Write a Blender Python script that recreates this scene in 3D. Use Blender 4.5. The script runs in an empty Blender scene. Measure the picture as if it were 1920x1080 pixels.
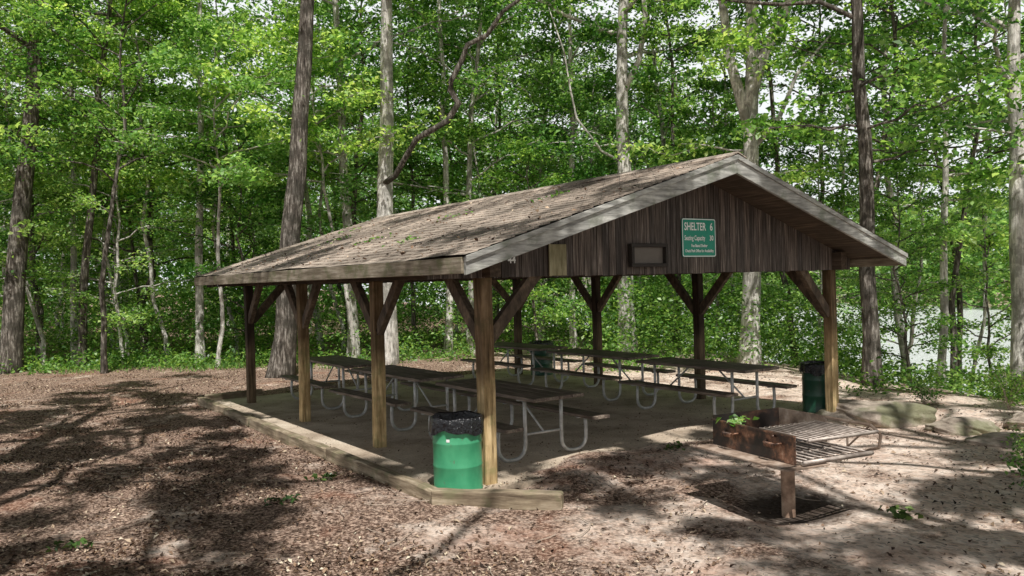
import bpy, bmesh, math, random
import numpy as np
from mathutils import Vector, Matrix
rng=np.random.default_rng(11); random.seed(11)
scene=bpy.context.scene
COL=scene.collection

# ------------------------------------------------------------------ helpers
def link(o): COL.objects.link(o); return o
def empty(name,loc=(0,0,0),rot=0.0,scale=1.0,label=None,cat=None,group=None):
    o=bpy.data.objects.new(name,None); o.location=loc; o.rotation_euler=(0,0,rot); o.scale=(scale,)*3
    o.empty_display_size=.2
    link(o); tag(o,label,cat,group); return o
def tag(o,label=None,cat=None,group=None,kind=None):
    if label:o["label"]=label
    if cat:o["category"]=cat
    if group:o["group"]=group
    if kind:o["kind"]=kind
    return o
class MB:
    def __init__(s): s.v=[]; s.f=[]
    def poly(s,vs,fs):
        n=len(s.v); s.v+= [tuple(v) for v in vs]; s.f+=[tuple(i+n for i in f) for f in fs]
    def box(s,x0,x1,y0,y1,z0,z1):
        s.poly([(x0,y0,z0),(x1,y0,z0),(x1,y1,z0),(x0,y1,z0),(x0,y0,z1),(x1,y0,z1),(x1,y1,z1),(x0,y1,z1)],
          [(0,3,2,1),(4,5,6,7),(0,1,5,4),(1,2,6,5),(2,3,7,6),(3,0,4,7)])
    def beam(s,p0,p1,w,h,up=(0,0,1)):
        p0=Vector(p0);p1=Vector(p1);d=(p1-p0).normalized();u=Vector(up)
        r=d.cross(u).normalized();u=r.cross(d)
        vs=[]
        for p in(p0,p1):
            for a,b in((-1,-1),(1,-1),(1,1),(-1,1)):
                vs.append(p+r*(a*w/2)+u*(b*h/2))
        s.poly(vs,[(0,1,2,3),(7,6,5,4),(0,4,5,1),(1,5,6,2),(2,6,7,3),(3,7,4,0)])
    def prism(s,poly,y0,y1):   # poly in XZ
        n=len(poly)
        vs=[(x,y0,z) for x,z in poly]+[(x,y1,z) for x,z in poly]
        fs=[tuple(range(n)),tuple(range(2*n-1,n-1,-1))]
        for i in range(n):
            j=(i+1)%n; fs.append((i,i+n,j+n,j))
        s.poly(vs,fs)
    def tube(s,pts,rad,n=8,cap=True):
        pts=[Vector(p) for p in pts]
        if not hasattr(rad,'__len__'): rad=[rad]*len(pts)
        ref=Vector((0.31,0.17,1)) if abs((pts[-1]-pts[0]).normalized().z)<.9 else Vector((1,.2,0))
        base=len(s.v); m=len(pts)
        for i,p in enumerate(pts):
            d=(pts[min(i+1,m-1)]-pts[max(i-1,0)]).normalized()
            a=d.cross(ref)
            if a.length<1e-4:a=d.cross(Vector((0,1,0)))
            a.normalize(); b=d.cross(a)
            for k in range(n):
                t=2*math.pi*k/n
                q=p+(a*math.cos(t)+b*math.sin(t))*rad[i]; s.v.append((q.x,q.y,q.z))
        for i in range(m-1):
            for k in range(n):
                k2=(k+1)%n
                s.f.append((base+i*n+k,base+i*n+k2,base+(i+1)*n+k2,base+(i+1)*n+k))
        if cap:
            s.f.append(tuple(base+k for k in range(n-1,-1,-1))); s.f.append(tuple(base+(m-1)*n+k for k in range(n)))
    def revolve(s,prof,n=40,fn=None):
        base=len(s.v); m=len(prof)
        for i,(r,z) in enumerate(prof):
            for k in range(n):
                t=2*math.pi*k/n
                rr,zz=(r,z) if fn is None else fn(i,t,r,z)
                s.v.append((rr*math.cos(t),rr*math.sin(t),zz))
        for i in range(m-1):
            for k in range(n):
                k2=(k+1)%n
                s.f.append((base+i*n+k,base+i*n+k2,base+(i+1)*n+k2,base+(i+1)*n+k))
    def mesh(s,name,mat,smooth=False):
        me=bpy.data.meshes.new(name); me.from_pydata(s.v,[],s.f); me.materials.append(mat)
        if smooth: me.polygons.foreach_set("use_smooth",[True]*len(me.polygons))
        bm=bmesh.new(); bm.from_mesh(me); bmesh.ops.recalc_face_normals(bm,faces=bm.faces); bm.to_mesh(me); bm.free()
        me.update(); return me
    def obj(s,name,mat,parent=None,smooth=False,bevel=0,loc=(0,0,0)):
        o=bpy.data.objects.new(name,s.mesh(name,mat,smooth)); link(o); o.location=loc
        if parent: o.parent=parent
        if bevel:
            b=o.modifiers.new("bevel",'BEVEL'); b.width=bevel; b.segments=1; b.limit_method='ANGLE'
        return o
def quadmesh(name,verts,mat,nper=4):
    me=bpy.data.meshes.new(name); nv=len(verts); nf=nv//nper
    me.vertices.add(nv); me.vertices.foreach_set("co",np.ascontiguousarray(verts,dtype=np.float32).ravel())
    me.loops.add(nv); me.loops.foreach_set("vertex_index",np.arange(nv,dtype=np.int32))
    me.polygons.add(nf); me.polygons.foreach_set("loop_start",np.arange(0,nv,nper,dtype=np.int32))
    me.update(calc_edges=True); me.materials.append(mat); return me
def leaf_verts(c,size,bias=1.0,aspect=.56,fold=.12):
    n=len(c); size=np.broadcast_to(size,(n,))[:,None]*rng.uniform(.6,1.25,(n,1))
    nr=rng.normal(0,1,(n,3)); nr[:,2]=np.abs(nr[:,2])*.6+bias; nr/=np.linalg.norm(nr,axis=1,keepdims=True)
    d=rng.normal(0,1,(n,3)); d-=nr*(d*nr).sum(1,keepdims=True); d/=np.linalg.norm(d,axis=1,keepdims=True)
    w=np.cross(nr,d)
    v=np.empty((n,4,3))
    v[:,0]=c-d*size*.5; v[:,1]=c+w*size*aspect/2+nr*size*fold+d*size*.08
    v[:,2]=c+d*size*.5-nr*size*.1; v[:,3]=c-w*size*aspect/2+nr*size*fold+d*size*.08
    return v.reshape(-1,3)
def clusters(cc,per,sig,flat=.35):
    n=len(cc); c=np.repeat(cc,per,axis=0)
    s=np.repeat(rng.uniform(.7,1.3,(n,1))*sig,per,axis=0)
    off=rng.normal(0,1,(n*per,3))*s; off[:,2]*=flat
    off[:,2]-=.25*(off[:,0]**2+off[:,1]**2)/np.maximum(s[:,0],.05)*.5
    return c+off
# view aligned plan frame: distance ahead, distance to the side
F=np.array([.572,.820]); R=np.array([.820,-.572])
def plan(lat,D): p=D*F+lat*R; return float(p[0]),float(p[1])
def sm(t): t=np.clip(t,0,1); return t*t*(3-2*t)
def lake_s(x,y): return .9*x-.35*y
def ground_z(x,y):
    x=np.asarray(x,float); y=np.asarray(y,float)
    s=lake_s(x,y)
    z=-.05-4.6*sm((s-9.2)/18)+9*sm((s-98)/50)
    nz=.022*np.sin(.9*x+1.3)*np.cos(1.1*y+.4)+.014*np.sin(2.3*x+1.7*y)+.010*np.sin(4.1*x-3.3*y+1)
    z=z+nz
    z=z-.08*np.exp(-((x-6.38)**2+(y-4.75)**2)/.32)
    # dirt spilling over the front slab edge
    w=sm((y-6.2)/.8)*(1-sm((y-7.3-.12*np.sin(2.1*x)-.08*np.sin(5.3*x))/.45))*sm((x-4.95)/.4)*(1-sm((x-10.2)/.4))
    z=z+w*.085
    ins=(x>3.9)&(x<11.35)&(y>7.9)&(y<16.1)
    return np.where(ins,np.minimum(z,-.06),z)
def gz(x,y): return float(ground_z(x,y))

# ------------------------------------------------------------------ materials
def new_mat(name):
    m=bpy.data.materials.new(name); m.use_nodes=True; nt=m.node_tree
    return m,nt,nt.nodes["Principled BSDF"]
def N(nt,t,**kw):
    n=nt.nodes.new(t)
    for k,v in kw.items():
        if k in n.inputs: n.inputs[k].default_value=v
        else: setattr(n,k,v)
    return n
def coord(nt,scale=(1,1,1),kind='Object',loc=(0,0,0)):
    tc=N(nt,'ShaderNodeTexCoord'); mp=N(nt,'ShaderNodeMapping'); mp.inputs['Scale'].default_value=scale; mp.inputs['Location'].default_value=loc
    nt.links.new(tc.outputs[kind],mp.inputs[0]); return mp.outputs[0]
def noise(nt,vec,scale,detail=5,rough=.6):
    n=N(nt,'ShaderNodeTexNoise'); n.inputs['Scale'].default_value=scale; n.inputs['Detail'].default_value=detail
    n.inputs['Roughness'].default_value=rough; nt.links.new(vec,n.inputs['Vector']); return n.outputs['Fac']
def ramp(nt,fac,stops):
    r=N(nt,'ShaderNodeValToRGB'); e=r.color_ramp.elements
    e[0].position=stops[0][0]; e[0].color=(*stops[0][1],1)
    e[1].position=stops[-1][0]; e[1].color=(*stops[-1][1],1)
    for p,c in stops[1:-1]:
        q=e.new(p); q.color=(*c,1)
    nt.links.new(fac,r.inputs[0]); return r.outputs[0]
def mix(nt,fac,a,b,mode='MIX'):
    m=N(nt,'ShaderNodeMix',data_type='RGBA',blend_type=mode)
    for i,v in((0,fac),(6,a),(7,b)):
        if isinstance(v,(int,float)): m.inputs[i].default_value=v
        elif isinstance(v,tuple): m.inputs[i].default_value=(*v,1)
        else: nt.links.new(v,m.inputs[i])
    return m.outputs[2]
def bump(nt,bsdf,fac,strength,dist=.02):
    b=N(nt,'ShaderNodeBump'); b.inputs['Strength'].default_value=strength; b.inputs['Distance'].default_value=dist
    nt.links.new(fac,b.inputs['Height']); nt.links.new(b.outputs[0],bsdf.inputs['Normal'])
def wood(name,c0,c1,c2,scale,rough=.85,moss=None,darktop=False):
    m,nt,b=new_mat(name); v=coord(nt,scale)
    n1=noise(nt,v,1.0,8,.65); v2=coord(nt,(1,1,1)); n2=noise(nt,v2,2.3,4)
    c=ramp(nt,n1,[(.32,c0),(.5,c1),(.68,c2)])
    c=mix(nt,ramp(nt,n2,[(.4,(0,0,0)),(.65,(.55,.55,.55))]),c,c0)
    if moss:
        n3=noise(nt,v2,5,5); c=mix(nt,ramp(nt,n3,[(.52,(0,0,0)),(.66,(.6,.6,.6))]),c,moss)
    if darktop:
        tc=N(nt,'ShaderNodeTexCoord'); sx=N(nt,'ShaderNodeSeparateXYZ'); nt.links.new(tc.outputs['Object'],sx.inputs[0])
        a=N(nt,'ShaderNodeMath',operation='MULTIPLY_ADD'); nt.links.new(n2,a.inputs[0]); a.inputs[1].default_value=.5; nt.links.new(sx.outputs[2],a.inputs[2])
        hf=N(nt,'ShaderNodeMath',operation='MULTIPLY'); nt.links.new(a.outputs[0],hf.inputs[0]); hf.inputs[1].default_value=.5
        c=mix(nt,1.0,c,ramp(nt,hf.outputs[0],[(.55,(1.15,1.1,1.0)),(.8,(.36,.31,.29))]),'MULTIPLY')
    nt.links.new(c,b.inputs['Base Color']); b.inputs['Roughness'].default_value=rough
    b.inputs['Specular IOR Level'].default_value=.25
    bump(nt,b,n1,.7,.01); return m
M={}
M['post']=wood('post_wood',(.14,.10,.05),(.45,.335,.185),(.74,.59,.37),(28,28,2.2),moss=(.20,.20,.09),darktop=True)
M['postShade']=wood('shaded_post_wood',(.045,.034,.025),(.11,.082,.055),(.20,.155,.105),(28,28,2.2),darktop=True)  # darker copy of the post wood, shade put into its colour
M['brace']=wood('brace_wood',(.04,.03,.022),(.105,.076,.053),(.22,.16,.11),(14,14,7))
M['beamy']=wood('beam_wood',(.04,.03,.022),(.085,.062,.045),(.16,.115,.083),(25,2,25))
M['rake']=wood('weathered_board',(.14,.138,.13),(.36,.355,.325),(.62,.61,.56),(3,30,26),moss=(.15,.17,.12))
M['fasciay']=wood('weathered_fascia',(.13,.105,.07),(.30,.25,.185),(.50,.44,.35),(30,2.0,26),moss=(.11,.13,.05))
M['timber']=wood('landscape_timber_wood',(.11,.08,.055),(.33,.265,.18),(.62,.52,.39),(22,2.0,22),moss=(.17,.17,.09))
M['table']=wood('table_plank_wood',(.07,.052,.042),(.18,.14,.112),(.42,.35,.28),(30,2.2,30),.55)
M['patch']=wood('plywood',(.17,.15,.08),(.31,.28,.17),(.42,.38,.25),(20,20,4))
m,nt,b=new_mat('gable_siding_wood'); v=coord(nt,(45,20,1.6)); n1=noise(nt,v,1,8,.7)
c=ramp(nt,n1,[(.3,(.016,.013,.011)),(.46,(.058,.046,.039)),(.58,(.15,.125,.11)),(.73,(.50,.46,.43))])
r=N(nt,'ShaderNodeNewGeometry'); rc=ramp(nt,r.outputs['Random Per Island'],[(0,(.55,.55,.55)),(1,(1.3,1.25,1.2))])
c=mix(nt,1.0,c,rc,'MULTIPLY'); nt.links.new(c,b.inputs['Base Color']); b.inputs['Roughness'].default_value=.9; bump(nt,b,n1,.6,.008)
M['siding']=m
m,nt,b=new_mat('asphalt_shingles')
tc=N(nt,'ShaderNodeTexCoord'); sx=N(nt,'ShaderNodeSeparateXYZ'); cx=N(nt,'ShaderNodeCombineXYZ')
nt.links.new(tc.outputs['Object'],sx.inputs[0]); nt.links.new(sx.outputs[1],cx.inputs[0]); nt.links.new(sx.outputs[0],cx.inputs[1])
br=N(nt,'ShaderNodeTexBrick'); nt.links.new(cx.outputs[0],br.inputs[0])
br.inputs['Scale'].default_value=1; br.inputs['Brick Width'].default_value=.3; br.inputs['Row Height'].default_value=.1393
br.inputs['Mortar Size'].default_value=.005; br.inputs['Color1'].default_value=(.55,.47,.40,1); br.inputs['Color2'].default_value=(.38,.32,.27,1)
br.inputs['Mortar'].default_value=(.12,.10,.086,1)
v=coord(nt); n1=noise(nt,v,1.3,6); n2=noise(nt,v,60,3); n3=noise(nt,coord(nt,(.35,2.5,1)),2.2,6,.7)
c=mix(nt,1.0,br.outputs[0],ramp(nt,n1,[(.3,(.5,.49,.47)),(.7,(1.4,1.38,1.35))]),'MULTIPLY')
c=mix(nt,1.0,c,ramp(nt,n3,[(.37,(.45,.43,.41)),(.58,(1.15,1.15,1.15))]),'MULTIPLY')
c=mix(nt,1.0,c,ramp(nt,n2,[(.3,(.6,.6,.6)),(.7,(1.3,1.3,1.3))]),'MULTIPLY')
nt.links.new(c,b.inputs['Base Color']); b.inputs['Roughness'].default_value=.9; bump(nt,b,n2,.4,.004); M['shingle']=m
m,nt,b=new_mat('concrete'); v=coord(nt); n1=noise(nt,v,1.2,8,.7); n2=noise(nt,v,40,4)
c=ramp(nt,n1,[(.3,(.28,.21,.15)),(.5,(.54,.44,.335)),(.7,(.74,.64,.51))])
c=mix(nt,1.0,c,ramp(nt,n2,[(.35,(.7,.7,.7)),(.6,(1.05,1.05,1.05))]),'MULTIPLY')
nt.links.new(c,b.inputs['Base Color']); b.inputs['Roughness'].default_value=.85; bump(nt,b,n2,.3,.004); M['concrete']=m
# ground
m,nt,b=new_mat('forest_floor'); v=coord(nt)
n1=noise(nt,v,.9,8,.72); n2=noise(nt,v,7,8,.75); n3=noise(nt,v,30,6,.78)
vo=N(nt,'ShaderNodeTexVoronoi'); vo.inputs['Scale'].default_value=40; nt.links.new(coord(nt,(1,.6,1)),vo.inputs['Vector'])
dirt=ramp(nt,n2,[(.3,(.48,.335,.25)),(.46,(.82,.66,.55)),(.66,(.98,.87,.77))])
mulch=ramp(nt,n3,[(.37,(.03,.017,.012)),(.48,(.15,.088,.062)),(.60,(.70,.52,.41))])
tc=N(nt,'ShaderNodeTexCoord'); dt=N(nt,'ShaderNodeVectorMath',operation='DOT_PRODUCT'); nt.links.new(tc.outputs['Object'],dt.inputs[0]); dt.inputs[1].default_value=(-.82,.572,0)
mr=N(nt,'ShaderNodeMapRange'); nt.links.new(dt.outputs['Value'],mr.inputs[0]); mr.inputs[1].default_value=-3; mr.inputs[2].default_value=3; mr.inputs[3].default_value=-.06; mr.inputs[4].default_value=.12
ma=N(nt,'ShaderNodeMath',operation='ADD'); nt.links.new(mr.outputs[0],ma.inputs[0]); nt.links.new(n1,ma.inputs[1])
c=mix(nt,ramp(nt,ma.outputs[0],[(.43,(.12,.12,.12)),(.56,(.96,.96,.96))]),dirt,mulch)
c=mix(nt,ramp(nt,noise(nt,v,.8,3),[(.56,(0,0,0)),(.7,(.4,.4,.4))]),c,(.38,.15,.085))
sv=N(nt,'ShaderNodeSeparateColor'); nt.links.new(vo.outputs['Color'],sv.inputs[0])
c=mix(nt,1.0,c,ramp(nt,sv.outputs[0],[(0,(.5,.48,.46)),(.3,(1,1,1)),(1,(1.12,1.1,1.08))]),'MULTIPLY')
gd=N(nt,'ShaderNodeVectorMath',operation='DISTANCE'); nt.links.new(tc.outputs['Object'],gd.inputs[0]); gd.inputs[1].default_value=(6.5,4.8,-.1)
ga=N(nt,'ShaderNodeMath',operation='MULTIPLY_ADD'); nt.links.new(n2,ga.inputs[0]); ga.inputs[1].default_value=.6; nt.links.new(gd.outputs['Value'],ga.inputs[2])
c=mix(nt,ramp(nt,ga.outputs[0],[(.68,(.9,.9,.9)),(.97,(0,0,0))]),c,(.035,.026,.02))
nt.links.new(c,b.inputs['Base Color']); b.inputs['Roughness'].default_value=.95; b.inputs['Specular IOR Level'].default_value=.1
ad=N(nt,'ShaderNodeMath',operation='ADD'); nt.links.new(n2,ad.inputs[0]); nt.links.new(n3,ad.inputs[1])
ad2=N(nt,'ShaderNodeMath',operation='MULTIPLY_ADD'); nt.links.new(sv.outputs[0],ad2.inputs[0]); ad2.inputs[1].default_value=.4; nt.links.new(ad.outputs[0],ad2.inputs[2])
bump(nt,b,ad2.outputs[0],.85,.03); M['ground']=m
# water
m,nt,b=new_mat('lake_water'); v=coord(nt,(1,1,1)); n1=noise(nt,v,2.2,5)
b.inputs['Base Color'].default_value=(.74,.78,.78,1); b.inputs['Roughness'].default_value=.15; b.inputs['IOR'].default_value=1.33  # pale base colour stands in for sky reflection and sun glints
bump(nt,b,n1,.8,.35); M['water']=m
def leafmat(name,stops,trans=.48,rough=.42):
    m,nt,b=new_mat(name); g=N(nt,'ShaderNodeNewGeometry')
    c=ramp(nt,g.outputs['Random Per Island'],stops)
    oi=N(nt,'ShaderNodeObjectInfo'); c=mix(nt,1.0,c,ramp(nt,oi.outputs['Random'],[(0,(.62,.76,.74)),(1,(1.25,1.15,1.0))]),'MULTIPLY')
    nt.links.new(c,b.inputs['Base Color']); b.inputs['Roughness'].default_value=rough; b.inputs['Specular IOR Level'].default_value=.45
    if trans>0:
        t=N(nt,'ShaderNodeBsdfTranslucent'); mc=mix(nt,1.0,c,(2.2,2.05,1.05),'MULTIPLY'); nt.links.new(mc,t.inputs[0])
        ms=N(nt,'ShaderNodeMixShader'); ms.inputs[0].default_value=trans
        nt.links.new(b.outputs[0],ms.inputs[1]); nt.links.new(t.outputs[0],ms.inputs[2])
        nt.links.new(ms.outputs[0],nt.nodes['Material Output'].inputs[0])
    return m
M['leafA']=leafmat('green_leaves',[(0,(.035,.10,.022)),(.5,(.105,.25,.055)),(1,(.32,.50,.18))],.45)
M['leafB']=leafmat('bright_leaves',[(0,(.09,.21,.05)),(.5,(.24,.43,.14)),(1,(.52,.68,.34))],.48)
M['leafC']=leafmat('far_leaves',[(0,(.055,.14,.035)),(.5,(.16,.32,.09)),(1,(.42,.58,.25))],.47)
M['leafD']=leafmat('dull_leaves',[(0,(.03,.06,.012)),(.5,(.06,.12,.03)),(1,(.12,.2,.05))],.06)
M['litter']=leafmat('litter_bits',[(0,(.025,.014,.01)),(.4,(.11,.06,.04)),(.72,(.34,.21,.145)),(.92,(.66,.50,.39)),(1,(.85,.73,.61))],0,rough=.9)
def barkmat(name,c0,c1,c2,patch):
    m,nt,b=new_mat(name); v=coord(nt,(14,14,2.2)); n1=noise(nt,v,1.4,8,.7); v2=coord(nt); n2=noise(nt,v2,2.6,6,.65)
    c=ramp(nt,n1,[(.34,c0),(.5,c1),(.64,c2)]); c=mix(nt,ramp(nt,n2,[(.46,(0,0,0)),(.56,(.75,.75,.75))]),c,patch)
    nt.links.new(c,b.inputs['Base Color']); b.inputs['Roughness'].default_value=.95; b.inputs['Specular IOR Level'].default_value=.1
    bump(nt,b,n1,1.0,.06); return m
M['barkD']=barkmat('dark_bark',(.022,.019,.016),(.14,.12,.10),(.46,.42,.37),(.06,.055,.044))
M['barkP']=barkmat('pale_bark',(.2,.185,.16),(.70,.66,.60),(.9,.87,.82),(.24,.23,.20))
m,nt,b=new_mat('rock'); v=coord(nt); n1=noise(nt,v,4,8,.7); n2=noise(nt,v,1.6,4)
c=ramp(nt,n1,[(.3,(.14,.11,.085)),(.5,(.38,.315,.255)),(.7,(.62,.54,.46))]); c=mix(nt,ramp(nt,n2,[(.46,(0,0,0)),(.58,(.7,.7,.7))]),c,(.13,.15,.06))
nt.links.new(c,b.inputs['Base Color']); b.inputs['Roughness'].default_value=.95; bump(nt,b,n1,1.0,.06); M['rock']=m
m,nt,b=new_mat('galvanized_steel'); v=coord(nt); n1=noise(nt,v,12,5)
nt.links.new(ramp(nt,n1,[(.3,(.32,.32,.31)),(.7,(.60,.60,.58))]),b.inputs['Base Color']); b.inputs['Metallic'].default_value=.3; b.inputs['Roughness'].default_value=.45; M['galv']=m
def drumpaint(name,a,bb,cc):
    m,nt,b=new_mat(name); v=coord(nt,(1,1,.6)); n1=noise(nt,v,4,5,.6); n2=noise(nt,v,22,5,.7)
    c=ramp(nt,n1,[(.35,a),(.6,bb),(.8,cc)]); c=mix(nt,ramp(nt,n2,[(.63,(0,0,0)),(.69,(.8,.8,.8))]),c,(.14,.12,.09))
    nt.links.new(c,b.inputs['Base Color']); b.inputs['Roughness'].default_value=.38; return m
M['drum']=drumpaint('faded_green_paint',(.04,.27,.13),(.07,.36,.18),(.12,.44,.25))
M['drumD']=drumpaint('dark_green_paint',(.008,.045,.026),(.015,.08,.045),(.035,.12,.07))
m,nt,b=new_mat('black_bag_plastic'); b.inputs['Base Color'].default_value=(.010,.010,.012,1); b.inputs['Roughness'].default_value=.2
v=coord(nt,(1,1,.5)); bump(nt,b,noise(nt,v,16,4,.6),.9,.05); M['bag']=m
m,nt,b=new_mat('rusty_black_steel'); v=coord(nt); n1=noise(nt,v,6,7,.7); n2=noise(nt,v,2.6,5)
c=ramp(nt,n1,[(.35,(.025,.02,.018)),(.48,(.09,.052,.038)),(.58,(.28,.14,.085)),(.70,(.55,.38,.28))])
c=mix(nt,ramp(nt,n2,[(.47,(0,0,0)),(.57,(.94,.94,.94))]),c,(.025,.022,.021))
nt.links.new(c,b.inputs['Base Color']); b.inputs['Roughness'].default_value=.42; b.inputs['Metallic'].default_value=.2; bump(nt,b,n1,.4,.004); M['rust']=m
m,nt,b=new_mat('grate_steel'); v=coord(nt); n1=noise(nt,v,9,5)
nt.links.new(ramp(nt,n1,[(.35,(.26,.21,.18)),(.65,(.60,.52,.46))]),b.inputs['Base Color']); b.inputs['Roughness'].default_value=.5; b.inputs['Metallic'].default_value=.3; M['grate']=m
m,nt,b=new_mat('shelf_rusted'); v=coord(nt); n1=noise(nt,v,8,6)
nt.links.new(ramp(nt,n1,[(.3,(.14,.095,.07)),(.5,(.33,.24,.18)),(.7,(.56,.46,.38))]),b.inputs['Base Color']); b.inputs['Roughness'].default_value=.8; M['shelf']=m
m,nt,b=new_mat('rust_brown_post'); v=coord(nt); n1=noise(nt,v,8,6)
nt.links.new(ramp(nt,n1,[(.3,(.12,.075,.05)),(.5,(.32,.21,.145)),(.7,(.52,.38,.28))]),b.inputs['Base Color']); b.inputs['Roughness'].default_value=.8; M['gpost']=m
def plain(name,col,rough=.6):
    m,nt,b=new_mat(name); v=coord(nt); n1=noise(nt,v,9,4)
    lo=tuple(x*.85 for x in col)
    nt.links.new(ramp(nt,n1,[(.3,lo),(.7,col)]),b.inputs['Base Color']); b.inputs['Roughness'].default_value=rough; return m
M['signgreen']=plain('sign_green',(.004,.28,.185),.45); M['white']=plain('sign_white',(.9,.92,.9),.5)
M['char']=plain('dark_number',(.02,.015,.012),.8); M['twig']=plain('twig_bark',(.42,.34,.27),.9); M['soot']=plain('soot',(.02,.018,.017),.9)
M['darkwood']=plain('dark_frame_wood',(.03,.024,.02),.85); M['recess']=plain('dark_recess_wood',(.16,.14,.12),.9)

# ------------------------------------------------------------------ ground, water
n=340; u=np.linspace(-1,1,n); k=6.3
g=np.sinh(k*u)/np.sinh(k)*600
X,Y=np.meshgrid(g+6.5,g+8,indexing='ij'); Z=ground_z(X,Y)
me=bpy.data.meshes.new('ground'); V=np.stack([X,Y,Z],-1).reshape(-1,3)
idx=np.arange(n*n).reshape(n,n); fq=np.stack([idx[:-1,:-1],idx[1:,:-1],idx[1:,1:],idx[:-1,1:]],-1).reshape(-1,4)
me.vertices.add(len(V)); me.vertices.foreach_set('co',V.astype(np.float32).ravel())
me.loops.add(fq.size); me.loops.foreach_set('vertex_index',fq.astype(np.int32).ravel())
me.polygons.add(len(fq)); me.polygons.foreach_set('loop_start',np.arange(0,fq.size,4,dtype=np.int32))
me.polygons.foreach_set('use_smooth',np.ones(len(fq),dtype=bool)); me.update(calc_edges=True); me.materials.append(M['ground'])
tag(link(bpy.data.objects.new('ground',me)),"brown forest floor of dirt and wood mulch","ground",kind="structure")
b_=MB(); b_.poly([(5,-500,-4.2),(480,-500,-4.2),(480,500,-4.2),(5,500,-4.2)],[(0,1,2,3)])
tag(b_.obj('water',M['water']),"grey rippled lake below the picnic area","lake",kind="structure")
b_=MB(); b_.box(3.98,11.3,6.99,16.0,-.14,0.0)
tag(b_.obj('pavement',M['concrete']),"worn concrete slab under the picnic shelter","pavement",kind="structure")

# ------------------------------------------------------------------ shelter
XE0,XR,XE1=3.88,7.58,11.12; ZE,ZR=2.335,3.49; Y0,Y1=6.30,15.75
def roofz(x): return ZE+(ZR-ZE)*((x-XE0)/(XR-XE0) if x<XR else (XE1-x)/(XE1-XR))
sh=empty('picnic_shelter',(0,0,0),label="open brown wooden picnic shelter with a shingled gable roof on posts",cat="picnic shelter")
b_=MB()
for side in(0,1):
    xe=XE0 if side==0 else XE1; xa=xe+(-.03 if side==0 else .03)
    NC=27; NY=48; ys=np.linspace(Y0-.06,Y1+.04,NY)
    base=len(b_.v)
    def sag(y,t): return .008*math.sin(y*1.3+side)+.006*math.sin(y*3.1+t*4)
    for i in range(NC):
        t0=i/NC;t1=(i+1)/NC
        for (t,h) in((t0,.022),(t1,.010)):
            for y in ys:
                x=xa+(XR-xa)*t; zz=roofz(xe)+(ZR-roofz(xe))*((x-xe)/(XR-xe))
                b_.v.append((x,y,zz+h+sag(y,t)+random.uniform(-.004,.004)*(h>.015)))
    for i in range(NC):
        for j in range(NY-1):
            a=base+(2*i)*NY+j; c=base+(2*i+1)*NY+j
            b_.f.append((a,a+1,c+1,c))
            if i<NC-1:
                d=base+(2*i+2)*NY+j; b_.f.append((c,c+1,d+1,d))
b_.prism([(XR-.14,ZR-.025),(XR,ZR+.03),(XR+.14,ZR-.025),(XR+.14,ZR-.012),(XR,ZR+.045),(XR-.14,ZR-.012)],Y0-.065,Y1+.045)
roof=b_.obj('roof',M['shingle'],sh)
b_=MB()
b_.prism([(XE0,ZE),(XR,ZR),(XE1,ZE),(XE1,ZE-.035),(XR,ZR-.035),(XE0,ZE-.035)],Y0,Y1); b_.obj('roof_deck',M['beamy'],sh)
for ya,yb in((Y0-.04,Y0-.001),(Y1+.001,Y1+.035)):
    b_=MB(); h=.185
    b_.prism([(XE0-.01,ZE),(XR-.001,ZR),(XR-.001,ZR-h-.02),(XE0-.01,ZE-h+.02)],ya,yb)
    b_.prism([(XR+.001,ZR),(XE1+.01,ZE),(XE1+.01,ZE-h+.02),(XR+.001,ZR-h-.02)],ya,yb)
    b_.prism([(XE0-.015,ZE+.012),(XR,ZR+.012),(XR,ZR-.045),(XE0-.015,ZE-.045)],ya-.022,ya-.002)
    b_.prism([(XR+.002,ZR+.012),(XE1+.015,ZE+.012),(XE1+.015,ZE-.045),(XR+.002,ZR-.045)],ya-.022,ya-.002)
    b_.obj('rake_board',M['rake'],sh,bevel=.004)
b_=MB(); b_.box(XE0-.035,XE0-.003,Y0,Y1,ZE-.15,ZE+.0); b_.obj('fascia_board',M['fasciay'],sh,bevel=.004)
b_=MB(); b_.box(XE1+.003,XE1+.035,Y0,Y1,ZE-.15,ZE+.0); b_.obj('fascia_board',M['fasciay'],sh,bevel=.004)
PX=(4.65,10.7); PY=(7.2,9.75,12.42,15.15)
for x in PX:
    b_=MB(); b_.box(x-.07,x+.07,6.95,15.6,2.155,2.40); b_.obj('top_plate',M['beamy'],sh,bevel=.004)
for y in PY:
    b_=MB(); y_=y+(.12 if y<15 else -.12); b_.box(4.2,10.95,y_-.04,y_+.04,2.16,2.31)
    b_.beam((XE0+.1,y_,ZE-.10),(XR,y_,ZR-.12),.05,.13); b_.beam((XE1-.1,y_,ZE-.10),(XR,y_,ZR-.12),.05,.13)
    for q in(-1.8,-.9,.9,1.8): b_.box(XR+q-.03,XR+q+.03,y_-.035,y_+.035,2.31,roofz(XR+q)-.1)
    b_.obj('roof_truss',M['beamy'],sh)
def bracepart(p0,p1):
    b_=MB(); b_.beam(p0,p1,.085,.135); return b_.obj('knee_brace',M['brace'],sh,bevel=.004)
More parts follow.
